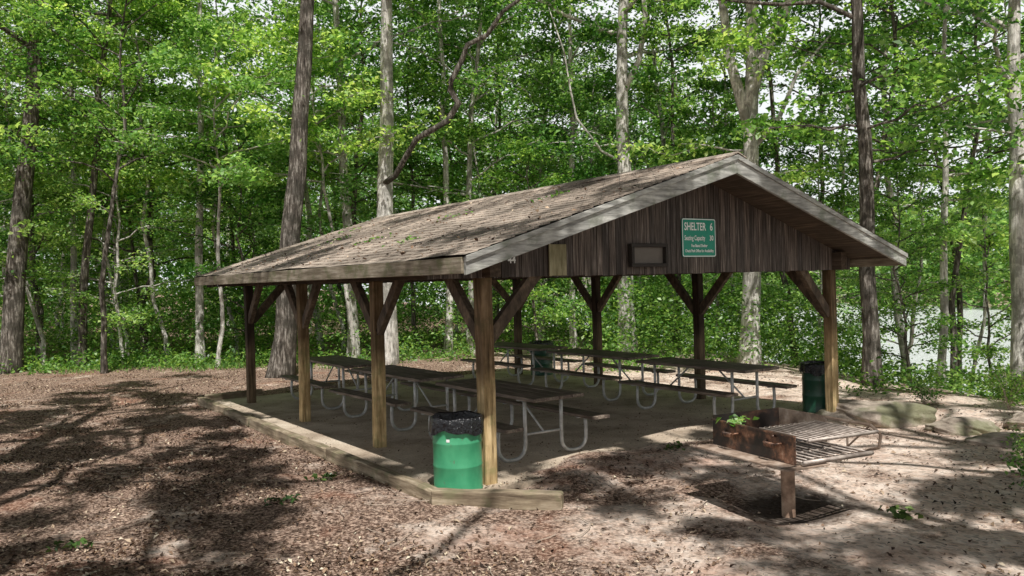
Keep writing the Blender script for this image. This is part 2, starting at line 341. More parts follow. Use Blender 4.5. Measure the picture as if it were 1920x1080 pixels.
for x in PX:
    for j,y in enumerate(PY):
        b_=MB(); w=.074 if (x<5 and j==0) else .070
        lean=random.uniform(-.01,.01)
        vs=[]
        for z in(-.03,.5,1.0,1.6,2.155):
            o=lean*(1-z/2.15)+.004*math.sin(z*3+x)
            for a,c in((-1,-1),(1,-1),(1,1),(-1,1)): vs.append((x+a*w+o,y+c*w,z))
        fs=[(3,2,1,0),(16,17,18,19)]
        for i in range(4):
            for q in range(4): fs.append((i*4+q,i*4+(q+1)%4,i*4+4+(q+1)%4,i*4+4+q))
        dark=(x>5 and j>0) or (x<5 and j==3)  # rear posts take the wood with painted-in shade
        b_.poly(vs,fs); po=b_.obj('post',M['postShade' if dark else 'post'],sh,bevel=.008)
        if x<5 and j==1: post99=po
        s=1 if x<5 else -1
        if j<3: bracepart((x,y+.05,1.50),(x,y+.70,2.20))
        if j>0: bracepart((x,y-.05,1.50),(x,y-.70,2.20))
        if j in(0,3): bracepart((x+s*.05,y,1.50),(x+s*.70,y,2.20))
for yy in(7.095,15.235):
    b_=MB(); x=XE0+.06; 
    while x<XE1-.06:
        w=random.choice([.085,.095,.105]); x1=min(x+w-.006,XE1-.04); dy=random.uniform(0,.007); zb=2.15+random.uniform(-.008,.005)
        zt0=roofz(x)-.037; zt1=roofz(x1)-.037
        if min(zt0,zt1)>zb+.02:
            vs=[(x,yy+dy,zb),(x1,yy+dy,zb),(x1,yy+dy,zt1),(x,yy+dy,zt0),(x,yy+.02+dy,zb),(x1,yy+.02+dy,zb),(x1,yy+.02+dy,zt1),(x,yy+.02+dy,zt0)]
            b_.poly(vs,[(0,1,2,3),(7,6,5,4),(0,4,5,1),(1,5,6,2),(2,6,7,3),(3,7,4,0)])
        x+=w
    b_.obj('gable_siding',M['siding'],sh)
b_=MB(); b_.box(5.44,5.68,7.072,7.092,2.155,2.50); b_.box(5.43,5.46,7.06,7.0715,2.15,2.5); b_.obj('wood_panel',M['patch'],sh,bevel=.003)

def text_into(mb,s,size,cx,y,cz,align='CENTER',xs=1.0,bold=.0):
    cu=bpy.data.curves.new('t','FONT'); cu.body=s; cu.size=size; cu.align_x=align; cu.align_y='CENTER'; cu.offset=bold; cu.extrude=.0; cu.resolution_u=3
    o=bpy.data.objects.new('t',cu); link(o); dg=bpy.context.evaluated_depsgraph_get()
    me=bpy.data.meshes.new_from_object(o.evaluated_get(dg))
    vs=[(cx+v.co.x*xs,y,cz+v.co.y) for v in me.vertices]; fs=[tuple(p.vertices) for p in me.polygons]
    mb.poly(vs,fs); bpy.data.objects.remove(o); bpy.data.curves.remove(cu); bpy.data.meshes.remove(me)
b_=MB(); text_into(b_,"44",.10,4.95,7.085,2.33,bold=.003); b_.obj('lettering',M['white'],sh)
b_=MB(); text_into(b_,"99",.12,4.65,9.75-.0745,1.50,bold=.004); o=b_.obj('lettering',M['char'],post99)
# sign
SX,SY,SZ=7.815,7.075,2.59; SW,SH=.61,.48
sg=empty('shelter_sign',(SX,SY,SZ),label="green metal sign reading shelter 6 on the gable boards",cat="sign")
def rr(w,h,r,n=6):
    pts=[]
    for cx,cz,a0 in((w/2-r,h/2-r,0),(-w/2+r,h/2-r,90),(-w/2+r,-h/2+r,180),(w/2-r,-h/2+r,270)):
        for i in range(n+1):
            a=math.radians(a0+90*i/n); pts.append((cx+r*math.cos(a),cz+r*math.sin(a)))
    return pts
b_=MB(); b_.prism(rr(SW,SH,.03),0,.012); b_.obj('plate',M['signgreen'],sg)
b_=MB(); o1=rr(SW-.008,SH-.008,.026); i1=rr(SW-.03,SH-.03,.02); n1=len(o1)
b_.poly([(x,-.002,z) for x,z in o1]+[(x,-.002,z) for x,z in i1],[(i,(i+1)%n1,n1+(i+1)%n1,n1+i) for i in range(n1)]); b_.obj('border',M['white'],sg)
for (tx,sz,cx_,cz_,al,xs_,bo) in [("SHELTER",.135,-.265,.135,'LEFT',.74,.0025),("6",.135,.225,.135,'CENTER',.8,.0025),("Seating Capacity",.085,-.265,-.005,'LEFT',.66,.0014),("30",.09,.225,-.005,'CENTER',.8,.002),
                ("Fee Based Shelter",.052,0,-.10,'CENTER',.78,.0012),("Check Park Office for Availability",.049,0,-.165,'CENTER',.78,.0012)]:
    b_=MB(); text_into(b_,tx,sz,cx_,-.003,cz_,al,xs=xs_,bold=bo); b_.obj('lettering',M['white'],sg)
fr_=empty('notice_frame',(6.905,7.075,2.37),label="empty dark wooden notice frame fixed on the gable boards",cat="frame")
b_=MB(); b_.box(-.30,.30,-.06,.0,.10,.14);b_.box(-.30,.30,-.06,.0,-.135,-.095);b_.box(-.30,-.255,-.065,0,-.094,.099);b_.box(.255,.30,-.065,0,-.094,.099)
b_.obj('frame',M['darkwood'],fr_,bevel=.004)
b_=MB(); b_.box(-.254,.254,-.008,.0,-.094,.099); b_.obj('backboard',M['recess'],fr_)

# ------------------------------------------------------------------ landscape timbers
def timber(p0,p1,w,z0,z1,label):
    p0=Vector((*p0,0));p1=Vector((*p1,0)); d=(p1-p0); Ln=d.length
    b_=MB(); segs=10
    vs=[];fs=[]
    for i in range(segs+1):
        y=Ln*i/segs
        for a,c in((-1,0),(1,0),(1,1),(-1,1)): vs.append((a*w/2+random.uniform(-.008,.008),y,(z0 if c==0 else z1)+random.uniform(-.008,.008)))
    for i in range(segs):
        for q in range(4): fs.append((i*4+q,i*4+(q+1)%4,i*4+4+(q+1)%4,i*4+4+q))
    fs+=[(0,1,2,3),(segs*4+3,segs*4+2,segs*4+1,segs*4)]
    b_.poly(vs,fs); o=b_.obj('landscape_timber',M['timber'],bevel=.014,loc=(p0.x,p0.y,0)); o.rotation_euler=(0,0,math.atan2(-d.x,d.y))
    tag(o,label,"timber edging","timbers edging the slab"); return o
timber((3.91,6.98),(3.93,9.7),.125,-.12,.095,"weathered sunlit timber edging beside the concrete slab")
timber((3.93,9.71),(3.95,12.9),.125,-.12,.085,"weathered sunlit timber edging beside the concrete slab")
timber((3.95,12.91),(3.99,16.1),.125,-.12,.08,"weathered sunlit timber edging beside the concrete slab")
timber((3.87,6.99),(4.76,6.08),.13,-.14,.105,"short mossy corner timber lying across the dirt")
timber((4.09,16.15),(5.2,16.3),.14,-.12,.10,"dark timber edging behind the slab corner")

# ------------------------------------------------------------------ picnic tables
def build_table():
    t=empty('picnic_table'); HL=1.13
    b_=MB()
    for i in range(4):
        x=-.375+i*.1885; b_.box(x,x+.180,-HL,HL,.72+random.uniform(-.002,.002),.762+random.uniform(-.002,.002))
    b_.obj('tabletop',M['table'],t,bevel=.005)
    for s in(-1,1):
        b_=MB()
        for i in range(2):
            x=s*.645-.128+i*.13; b_.box(x,x+.123,-HL,HL,.418,.458)
        b_.obj('bench',M['table'],t,bevel=.005)
    for y in(-.80,.80):
        b_=MB()
        for s in(-1,1):
            pts=[(s*.27,y,.715),(s*.27,y,.45),(s*.27,y,.19)]
            for a in range(0,91,18):
                r=.155; pts.append((s*(.27+r-r*math.cos(math.radians(a))),y,.027+r-r*math.sin(math.radians(a))))
            for a in range(0,91,18):
                r=.155; pts.append((s*(.50+r*math.sin(math.radians(a))),y,.027+r-r*math.cos(math.radians(a))))
            pts+=[(s*.655,y,.30),(s*.645,y,.415)]
            b_.tube(pts,.023,10)
            b_.box(min(s*.52,s*.77),max(s*.52,s*.77),y-.022,y+.022,.404,.417)
        b_.tube([(-.27,y,.30),(.27,y,.30)],.016,8)
        b_.box(-.37,.37,y-.022,y+.022,.704,.719)
        b_.tube([(0,y,.30),(0,y*.35,.70)],.014,8)
        b_.obj('leg',M['galv'],t,smooth=True)
    return t
proto=build_table()
def put_copy(proto,loc,rot,label,cat,group):
    e=proto.copy(); link(e); e.location=loc; e.rotation_euler=(0,0,rot); tag(e,label,cat,group)
    for c in [c for c in bpy.data.objects if c.parent==proto]:
        q=c.copy(); link(q); q.parent=e
    return e
TL=[((5.86,8.62),.0,"brown plank picnic table on the slab beside the corner post"),((5.84,11.33),.02,"brown plank picnic table on bent steel legs under the shelter"),((5.92,13.98),-.03,"brown plank picnic table on bent steel legs under the shelter"),
    ((9.66,8.72),-.02,"brown plank picnic table with sunlit bench near the grill"),((9.87,11.38),.01,"brown plank picnic table on bent steel legs under the shelter"),((9.98,14.08),.03,"brown plank picnic table on bent steel legs under the shelter")]
for i,((x,y),r,l) in enumerate(TL):
    if i==0:
        proto.location=(x,y,.001); proto.rotation_euler=(0,0,r); tag(proto,l,"picnic table","picnic tables under the shelter")
    else: put_copy(proto,(x,y,.001),r,l,"picnic table","picnic tables under the shelter")

# ------------------------------------------------------------------ trash drums
def drum(loc,rot,label,seed,mat):
    random.seed(seed); t=empty('trash_can',loc,rot,.95,label=label,cat="trash can",group="green steel drum trash cans")
    b_=MB(); R0=.262
    prof=[(.0,.012),(R0-.012,.012),(R0-.004,.0),(R0+.004,.004),(R0+.004,.018),(R0,.026),(R0,.25),(R0+.004,.262),(R0+.004,.274),(R0,.286),(R0,.50),(R0+.004,.512),(R0+.004,.524),(R0,.536),(R0,.735),(R0+.008,.742),(R0+.008,.757),(R0-.004,.757),(R0-.008,.735),(R0-.008,.06),(0,.05)]
    b_.revolve(prof,48); b_.obj('body',mat,t,smooth=True)
    ph=[random.uniform(0,6.28) for _ in range(8)]
    def fn(i,tt,r,z):
        w=.5*math.sin(9*tt+ph[0])+.5*math.sin(14*tt+ph[1])+.35*math.sin(23*tt+ph[2]+i)
        amt=[.02,.02,.006,.002,.001,.003,.006,.010,.012][i]
        zz=z+(.024*(math.sin(3*tt+ph[3])+.6*math.sin(7*tt+ph[4])) if i>=7 else (.008*math.sin(5*tt+ph[5]) if i in(2,3,4) else 0))
        return r+w*amt,zz
    b_=MB(); b_.revolve([(.02,.42),(.17,.44),(.232,.60),(.250,.775),(.264,.79),(.280,.778),(.287,.73),(.290,.67),(.293,.63)],120,fn)
    b_.obj('bag',M['bag'],t,smooth=True); return t
td=drum((4.29,7.20,.005),.4,"faded green steel drum trash can with black bag beside corner post",3,M['drum'])
b_=MB(); a0=math.atan2(-.86,-.51)-.4-.45
for k in range(4):
    a1=a0+.035*k; a2=a0+.035*(k+1); r_=.2655
    b_.poly([(r_*math.cos(a1),r_*math.sin(a1),.545),(r_*math.cos(a2),r_*math.sin(a2),.545),(r_*math.cos(a2),r_*math.sin(a2),.575),(r_*math.cos(a1),r_*math.sin(a1),.575)],[(0,1,2,3)])
b_.obj('sticker',M['white'],td)
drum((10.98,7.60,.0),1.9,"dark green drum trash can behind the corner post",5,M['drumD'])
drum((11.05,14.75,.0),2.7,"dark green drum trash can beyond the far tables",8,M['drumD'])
random.seed(4)

# ------------------------------------------------------------------ grill
gr=empty('park_grill',(6.38,4.77,.03),math.radians(-10),label="rusty black steel park grill on a post in the dirt",cat="grill")
b_=MB(); b_.tube([(0.0,0,-.40),(0,0,.455)],.062,20); b_.box(-.14,.14,-.14,.14,.440,.4565); b_.obj('post',M['gpost'],gr,smooth=False)
Z0=.47; b_=MB()
hw,hl=.41,.54; HT=.235
b_.box(-hw-.008,-hw,-hl,hl,Z0-.012,Z0+HT)
b_.box(-hw,hw,hl,hl+.008,Z0-.012,Z0+HT+.03)
b_.box(-hw-.03,-hw-.0085,-hl,hl,Z0+HT-.014,Z0+HT)
b_.box(-hw+.001,-.02,.02,.028,Z0+.001,Z0+.17)
b_.obj('firebox',M['rust'],gr)
b_=MB(); b_.box(-hw+.001,hw-.001,-hl+.16,hl-.001,Z0-.011,Z0); b_.obj('ash_pan',M['soot'],gr)
# open side frame: rear plate plus a bent bar frame flaring out at the front
b_=MB(); b_.box(hw,hw+.008,-.08,hl,Z0-.012,Z0+HT+.03)
fp=[(-.08,Z0+HT+.02),(-hl-.04,Z0+HT+.02),(-hl-.15,Z0+.19),(-hl-.13,Z0+.07),(-hl+.06,Z0+.0),(-.08,Z0+.0)]
for i in range(len(fp)-1): b_.beam((hw+.006,*fp[i]),(hw+.006,*fp[i+1]),.012,.045,up=(1,0,0)) if False else b_.tube([(hw+.006,*fp[i]),(hw+.006,*fp[i+1])],.014,8)
b_.tube([(hw+.006,-.32,Z0+HT+.02),(hw+.006,-.32,Z0+.0)],.010,8); b_.tube([(hw+.006,-hl-.02,Z0+HT+.0),(hw+.006,-.32,Z0+.02)],.009,8)
b_.obj('side_frame',M['shelf'],gr)
def grate(name,y0,y1,z,step,r):
    b_=MB(); x=-hw+.03
    while x<hw-.02:
        b_.tube([(x,y0,z),(x,y1,z)],r,6); x+=step
    for y in(y0,(y0+y1)/2,y1): b_.tube([(-hw+.01,y,z-r*1.6),(hw-.01,y,z-r*1.6)],r*1.4,6)
    b_.tube([(-hw+.01,y0-.012,z),(hw-.01,y0-.012,z)],r*2,6)
    return b_.obj(name,M['grate'],gr,smooth=True)
grate('cooking_grate',-.66,.0,Z0+.215,.06,.0075)
grate('fire_grate',-.60,.10,Z0+.02,.085,.010)
b_=MB(); b_.box(-hw-.19,-hw-.012,-hl-.03,hl+.03,Z0-.03,Z0-.014); b_.box(-hw-.19,-.12,-hl-.09,-hl-.002,Z0-.03,Z0-.014); b_.obj('shelf',M['shelf'],gr,bevel=.003)
for y in(-.30,.25):
    b_=MB(); x=-hw-.009; z=Z0+.13
    b_.tube([(x,y-.09,z+.02),(x-.05,y-.08,z+.02),(x-.06,y-.05,z)],.008,8)
    pts=[]
    for i in range(61):
        a=i/60*2*math.pi*6; pts.append((x-.06+.018*math.cos(a),y-.05+.11*i/60,z+.018*math.sin(a)))
    b_.tube(pts,.0055,6); b_.tube([(x-.06,y-.05,z),(x-.06,y+.07,z)],.005,6); b_.tube([(x-.06,y+.06,z),(x-.05,y+.09,z+.01),(x,y+.1,z+.02)],.008,8)
    b_.tube([(x+.0,y,z+.07),(x-.03,y,z+.07)],.012,8)
    b_.obj('handle',M['rust'],gr,smooth=True)

# ------------------------------------------------------------------ rocks
def rock(loc,sz,rot,label,seed):
    bm=bmesh.new(); bmesh.ops.create_icosphere(bm,subdivisions=5,radius=1); r=np.random.default_rng(seed); ph=r.uniform(0,6,9)
    for v in bm.verts:
        c=v.co; d=1+.18*math.sin(2.3*c.x+ph[0])*math.sin(2.9*c.y+ph[1])+.10*math.sin(5*c.x+4*c.z+ph[2])+.05*math.sin(9*c.y+ph[3]+7*c.x)+.03*math.sin(17*c.z+13*c.x+ph[4])
        v.co=c*d; v.co.z=math.copysign(abs(v.co.z)**.75,v.co.z)
        v.co.x*=sz[0];v.co.y*=sz[1];v.co.z*=sz[2]
    me=bpy.data.meshes.new('boulder'); bm.to_mesh(me); bm.free(); me.materials.append(M['rock']); me.polygons.foreach_set('use_smooth',[True]*len(me.polygons))
    o=bpy.data.objects.new('boulder',me); link(o); o.location=loc; o.rotation_euler=(0,0,rot); tag(o,label,"boulder","boulders beside the slab")
for (la,D,s,r,l,sd) in [(5.2,11.9,(.74,.50,.24),-.75,"broad brown flat-topped ledge rock beside the corner post",1),(6.0,11.0,(.46,.32,.15),-.5,"low brown boulder half buried in the dirt",3),
        (6.25,10.1,(.60,.30,.09),-.6,"mossy flat boulder sunk in the dirt",4),(6.95,11.1,(.34,.28,.15),.2,"rounded brown boulder in the dirt",5)]:
    x,y=plan(la,D); rock((x,y,gz(x,y)+s[2]*.2),s,r,l,sd)

# ------------------------------------------------------------------ trees
def wander(n,amp):
    a=np.cumsum(rng.normal(0,1,(n,2)),axis=0)*amp; a-=a[0]; return a
def make_tree(H,r0,cb,cr,nl,per,sig,ls,bark,leaf,lean=(0,0),fork=None,extra=None,subs=6,amp=.06,up=.45,toppow=.8,nside=12,bias=1.0,keep=1.0,low=0):
    mb=MB(); n=14; zs=np.linspace(-.3,H,n); w=wander(n,amp)
    P=np.stack([lean[0]*zs+w[:,0],lean[1]*zs+w[:,1],zs],1)
    rad=list(r0*(1-.82*np.linspace(0,1,n)**1.1))
    zz=list(P); zz.insert(1,P[0]*.6+P[1]*.4)
    rad=[r0*1.45,r0*1.2]+rad[1:]
    mb.tube([tuple(p) for p in zz],rad,nside)
    def tp(z):
        return np.array([np.interp(z,zs,P[:,0]),np.interp(z,zs,P[:,1]),z])
    cents=[]; az=rng.uniform(0,6.28)
    for i in range(nl+low):
        if i<nl:
            f=(i+.5)/nl; z=cb+(H-cb)*f*.97; prof=(math.sin(math.pi*min(1,(.16+.84*f))**toppow)*.9+.22); sg=1
        else:
            f=0; z=cb*rng.uniform(.55,.98); prof=.55; sg=.3
        az+=2.4+rng.normal(0,.35)
        L=cr*prof*rng.uniform(.7,1.2)
        s=tp(z); d=np.array([math.cos(az),math.sin(az)]); pts=[]; m=7; ang=up*sg*rng.uniform(.5,1.5)*(1+f)
        side=np.array([-d[1],d[0]])*rng.normal(0,.12)
        for k_ in range(m):
            t=k_/(m-1); q=s.copy(); q[:2]+=d*L*t+side*L*t*t+rng.normal(0,.03*L,2)*(t>0); q[2]+=ang*L*(t-.45*t*t)+rng.normal(0,.02*L)*(t>0); pts.append(q)
        rl=max(.018,r0*.28*(1-.55*f)) if i<nl else .025
        mb.tube(pts,[rl*(1-.85*t/(m-1))+.006 for t in range(m)],5,False)
        for j in range(subs):
            t=.3+.7*(j+rng.uniform(0,1))/subs; a=t*(m-1); i0=min(int(a),m-2); q=pts[i0]*(1-(a-i0))+pts[i0+1]*(a-i0)
            sa=az+rng.choice([-1,1])*rng.uniform(.3,1.3); sl=L*rng.uniform(.18,.42)*(1.2-.5*t)
            e=q+np.array([math.cos(sa)*sl,math.sin(sa)*sl,rng.normal(.08,.16)*sl])
            mb.tube([q,(q+e)/2+rng.normal(0,.04*sl,3),e],[.012,.009,.004],3,False)
            for t2 in(.4,.75,1.0):
                if rng.random()<keep: cents.append(q*(1-t2)+e*t2+rng.normal(0,.08,3))
    for pts,ra in (extra or []): mb.tube(pts,ra,8)
    for pts,ra in (fork or []): mb.tube(pts,ra,10)
    cc=np.array(cents)
    tm=mb.mesh('trunk',bark,True)
    lv=leaf_verts(clusters(cc,per,sig),ls,bias)
    return tm,quadmesh('crown',lv,leaf)
def place(kind,tm,cm,x,y,rot,scale,label,group="woodland trees"):
    e=empty(kind,(x,y,gz(x,y)),rot,scale,label,"tree",group)
    for nm,me in(('trunk',tm),('crown',cm)):
        o=bpy.data.objects.new(nm,me); link(o); o.parent=e
    return e
def lv2(l): return (R[0]*l,R[1]*l)
big=[ # lat,D,r,lean,H,cb,bark,label
 (-14.1,22.8,.30,.09,17,8.0,'barkD',"thick tree trunk with rough bark beside the clearing"),
 (-12.4,23.5,.13,.11,15,8,'barkD',"slender leaning tree at the forest edge"),
 (-9.0,23.5,.13,.01,15,8.0,'barkP',"slender pale-barked tree at the forest edge"),
 (-5.75,20.1,.28,.097,17,10.5,'barkD',"tall dark leaning tree beside the shelter"),
 (-3.42,22,.27,.03,17,9.5,'barkP',"tall pale tree with an arching bare branch behind the shelter"),
 (3.22,23,.25,.006,17,8.0,'barkP',"tall pale-barked tree behind the shelter"),
 (5.75,20,.24,.02,16,8.0,'barkP',"pale forked tree behind the shelter"),
 (6.98,16,.165,-.016,16,6.8,'barkD',"dark slender tree near the lake bank"),
 (9.35,18,.095,.03,12,5.0,'barkP',"thin pale tree near the lake bank"),
 (10.55,17,.20,.0,15,6.3,'barkP',"pale mottled tree near the lake bank"),
 (-4.7,24,.17,.0,17,8.5,'barkP',"pale-barked tree deep in the forest"),
]
def lz(lat,D,z,base):
    bx,by=plan(*base); x,y=plan(lat,D); return (x-bx,y-by,z)
for i,(la,D,r,ln,H,cb,bk,lab) in enumerate(big):
    ex=None;fk=None; base=(la,D)
    if i==5:
        ex=[([lz(*p,base) for p in [(3.2,23,5.4),(2.6,22.8,5.7),(1.9,22.6,6.6),(1.75,22.6,7.4),(1.6,22.5,8.4),(1.2,22.4,9.6)]],[.04,.035,.03,.028,.022,.01]),
            ([lz(*p,base) for p in [(3.2,23,7.2),(3.7,22.8,8.2),(3.9,22.8,9.4),(3.8,22.8,11)]],[.09,.08,.07,.05])]
    if i==6:
        fk=[([lz(*p,base) for p in [(5.85,20,6.3),(6.3,20,7.6),(6.9,19.8,8.8),(7.2,19.6,10.5)]],[.17,.13,.11,.08]),
            ([lz(*p,base) for p in [(5.85,20,5.9),(5.5,20.1,7.4),(5.35,20.2,9),(5.0,20.2,11)]],[.15,.12,.10,.07]),
            ([lz(*p,base) for p in [(5.9,20,5.2),(6.6,19.9,6.0),(7.0,19.8,7.0),(7.8,19.7,7.9)]],[.07,.055,.045,.02])]
    low=0 if i in(3,4) else (3 if i<7 else 6)
    tm,cm=make_tree(H,r,cb,4.0 if r>.15 else 2.4,14 if r>.15 else 10,34,.28,.17,M[bk],M['leafA' if i%2 else 'leafB'],lv2(ln),fk,ex,subs=4,amp=.045,keep=.6,low=low)
    x,y=plan(la,D); tr=place('oak_tree' if bk=='barkD' else 'hardwood_tree',tm,cm,x,y,0,1,lab)
    if i==4:
        pts=[(-3.35,21.9,4.85),(-3.0,21.6,5.0),(-2.75,21.4,5.35),(-2.35,21.0,5.85),(-1.9,20.8,6.05),(-1.5,20.7,6.25),(-1.22,20.6,6.65),(-1.42,20.6,7.0),(-1.38,20.5,7.2),(-1.1,20.5,7.7),(-.95,20.4,8.05),(-.45,20.3,8.25),(-.05,20.1,8.75),(.5,20,9.1),(1.2,19.8,10.2)]
        mb=MB(); mb.tube([lz(*p,base) for p in pts],[.08,.08,.077,.075,.075,.08,.085,.08,.07,.068,.062,.058,.05,.045,.03],10)
        mb.obj('branch',M['barkD'],tr,smooth=True)
poles=[make_tree(14,.085,7.5,1.8,11,30,.26,.15,M['barkD'],M['leafA'],(.03,.02),subs=4,amp=.11,nside=8,low=3),make_tree(13,.06,6.5,1.6,11,30,.26,.15,M['barkP'],M['leafB'],(-.03,.03),subs=4,amp=.12,nside=8,low=3),make_tree(15,.11,8,2.0,11,30,.28,.15,M['barkP'],M['leafA'],(-.01,-.03),subs=4,amp=.09,nside=8,low=3)]
for i,(xx,D) in enumerate([(75,24.0),(140,25.5),(235,26),(262,30),(310,24.5),(440,26),(455,30),(600,28),(640,26.5),(785,27),(835,24.5),(850,28),(905,25),(1075,25),(1110,24.5),(1260,25),(1310,28),(1350,25),(1490,23),(1700,22),(1820,22.5)]):
    x,y=plan((xx-960)/1535*D,D); place('slim_tree',*poles[(i*2)%3 if i%4 else 1],x,y,rng.uniform(0,6.28),rng.uniform(.9,1.15),"slim bare-stemmed forest tree with a high crown")
under=[]
specs=[(9.5,.08,1.6,2.5,24,30,.23,.135,'leafA'),(8.0,.06,1.0,2.1,22,30,.21,.12,'leafB'),(11,.10,2.4,2.8,25,30,.26,.14,'leafB'),(6.5,.05,.6,1.9,20,30,.20,.12,'leafA'),(12.5,.11,3.0,2.9,26,28,.26,.14,'leafA'),
       (8.2,.06,4.3,2.3,16,44,.24,.14,'leafB'),(11.5,.09,5.2,3.0,17,36,.26,.15,'leafA')]
for (H,r,cb,cr,nl,per,sig,ls,lf) in specs:
    under.append(make_tree(H,r,cb,cr,nl,per,sig,ls,M['barkD' if rng.random()<.5 else 'barkP'],M[lf],(rng.normal(0,.03),rng.normal(0,.03)),subs=5,amp=.08,up=.35,nside=8,keep=.7))
pts=[]
def tryput(la,D,mind):
    for a,b in pts:
        if (a-la)**2+(b-D)**2<mind**2: return False
    pts.append((la,D)); return True
ulab=["leafy young forest tree at the clearing edge","slender leafy sapling in the forest"]
cnt=0
while cnt<38:
    D=25+20*rng.random()**1.2; rt=rng.uniform(-.74,.14)
    if tryput(rt*D,D,2.0):
        v=rng.choice([0,1,2,3,4]); x,y=plan(rt*D,D); place('young_tree',*under[v],x,y,rng.uniform(0,6.28),rng.uniform(.85,1.2),ulab[cnt%2]); cnt+=1
cnt=0;tries=0
while cnt<12 and tries<3000:
    tries+=1
    D=24.0+16*rng.random(); rt=rng.uniform(.10,.60); x,y=plan(rt*D,D)
    if lake_s(x,y)>20 or (rt>.40 and rng.random()<.7): continue
    if tryput(rt*D,D,2.2):
        v=rng.choice([0,1,2,3,4]); place('young_tree',*under[v],x,y,rng.uniform(0,6.28),rng.uniform(.8,1.1),"leafy young tree on the lake bank"); cnt+=1
for la,D,v,s in [(-4.6,23.3,5,1.15),(8.0,16.6,3,.7),(8.6,22.5,1,.9),(0.7,23.3,3,.95),(-11.3,23.8,1,1.0),(-7.6,23.8,3,1.1),(-15.6,23.5,0,.9),(12.3,21.0,3,.9),
                 (8.3,19.0,6,1.0),(11.0,20.5,6,1.0),(9.6,24.5,6,1.1),(12.6,23.5,6,1.1),(-11.0,22.0,6,.95),(-15.2,22.5,6,1.0),(7.0,25,0,.9),(-8.2,22.6,5,1.1)]:
    x,y=plan(la,D); place('young_tree',*under[v],x,y,rng.uniform(0,6.28),s,"bright leafy young tree beside the shelter" if v==5 else "leafy young tree at the edge of the clearing")
shade=[make_tree(15.5,.34,8.0,5.4,13,110,.19,.20,M['barkD'],M['leafD'],subs=3,keep=.8) for _ in range(3)]
for i,(x,y,s) in enumerate([(-4.8,-6,1),(-1.6,-2.4,1),(7.3,-1.6,1.0),(3.4,-4.2,1.0),(13.5,-3.5,1),(-1.0,9.2,.95),(-2.2,4.6,1),(-8.5,14,1),(17,2,.95)]):
    place('oak_tree',*shade[i%3],x,y,rng.uniform(0,6.28),s,"tall oak shading the clearing","shade trees around the clearing")

# ------------------------------------------------------------------ undergrowth, far woods (uncountable)
def stuff(name,verts,mat,label,cat):
    o=bpy.data.objects.new(name,quadmesh(name,verts,mat)); link(o); tag(o,label,cat,kind="stuff"); return o
def band(nc,latf,D0,D1,z0,z1,zp=1.0,smax=19):
    D=rng.uniform(D0,D1,nc); rt=rng.uniform(latf[0],latf[1],nc); la=rt*D
    x=D*F[0]+la*R[0]; y=D*F[1]+la*R[1]; z=ground_z(x,y)+z0+(z1-z0)*rng.random(nc)**zp
    c=np.stack([x,y,z],1); return c[lake_s(x,y)<smax]
cc=np.concatenate([band(1700,(-.75,.2),23.0,34,.1,2.3,1.6),band(200,(-.75,-.05),22.2,24,.03,.35,1.4),band(700,(.1,.42),19.2,29,.1,2.0,1.4),band(200,(.42,.72),14.5,22,.03,.5,1.6)])
stuff('undergrowth',leaf_verts(clusters(cc,38,.28,.45),.11),M['leafA'],"green leafy undergrowth along the forest edge","undergrowth")
cc=np.concatenate([band(2500,(-.8,.2),44,74,0,13,1.0),band(420,(-.8,.2),46,70,12,26,1.0),band(850,(.15,.40),34,66,0,13,1.0)])
stuff('far_wood',leaf_verts(clusters(cc,30,1.0,.5),.45),M['leafC'],"dense green woodland beyond the clearing","woodland")
nf=3800; s_=rng.uniform(99,140,nf)/.9657; tt=rng.uniform(-90,300,nf); xx=s_*.932+tt*.362; yy=-s_*.362+tt*.932
cc=np.stack([xx,yy,np.maximum(ground_z(xx,yy),-4)+rng.random(nf)*15],1)
stuff('far_shore_wood',leaf_verts(clusters(cc,22,2.4,.6),1.4),M['leafC'],"hazy woodland on the far lake shore","woodland")
ng=7000; D=rng.uniform(21.5,25,ng); rt=rng.uniform(-.75,-.1,ng); la=rt*D; x=D*F[0]+la*R[0]; y=D*F[1]+la*R[1]; z=ground_z(x,y)
kp=(np.sin(x*1.3)*np.cos(y*1.1)+rng.normal(0,.4,ng)+(D-23)*.5)>0; x,y,z=x[kp],y[kp],z[kp]; ng=len(x)
h=rng.uniform(.05,.18,ng); a=rng.uniform(0,6.28,ng); w=.013
v=np.empty((ng,4,3)); dx=np.cos(a)*w; dy=np.sin(a)*w; lx=rng.normal(0,.06,ng); ly=rng.normal(0,.06,ng)
v[:,0]=np.stack([x-dx,y-dy,z],1); v[:,1]=np.stack([x+dx,y+dy,z],1); v[:,2]=np.stack([x+dx*.3+lx,y+dy*.3+ly,z+h],1); v[:,3]=np.stack([x-dx*.3+lx,y-dy*.3+ly,z+h],1)
stuff('grass',v.reshape(-1,3),M['leafA'],"short green grass along the forest edge","grass")
nl=100000; D=2.3+20*rng.random(nl)**1.3; rt=rng.uniform(-.72,.72,nl); la=rt*D; x=D*F[0]+la*R[0]; y=D*F[1]+la*R[1]
keep=~((x>4.0)&(x<11.3)&(y>7.0)&(y<16)); pat=((np.sin(x*1.1+1+np.sin(y*2))*np.cos(y*.9+np.sin(x*1.7)))>-.15); lw=np.clip(.6-.18*la,.22,1)
keep&=(rng.random(nl)<lw*(.25+.75*pat)); x=x[keep];y=y[keep]
c=np.stack([x,y,ground_z(x,y)+.014],1); v1=leaf_verts(c,rng.uniform(.015,.06,len(c)),1.5,.5,.18)
ns=2200; x=rng.uniform(4.1,11.2,ns); y=7.0+rng.random(ns)**3*8.5; c=np.stack([x,y,np.maximum(ground_z(x,y),0)+.012],1); v2=leaf_verts(c,.035,2.4,.5,.08)
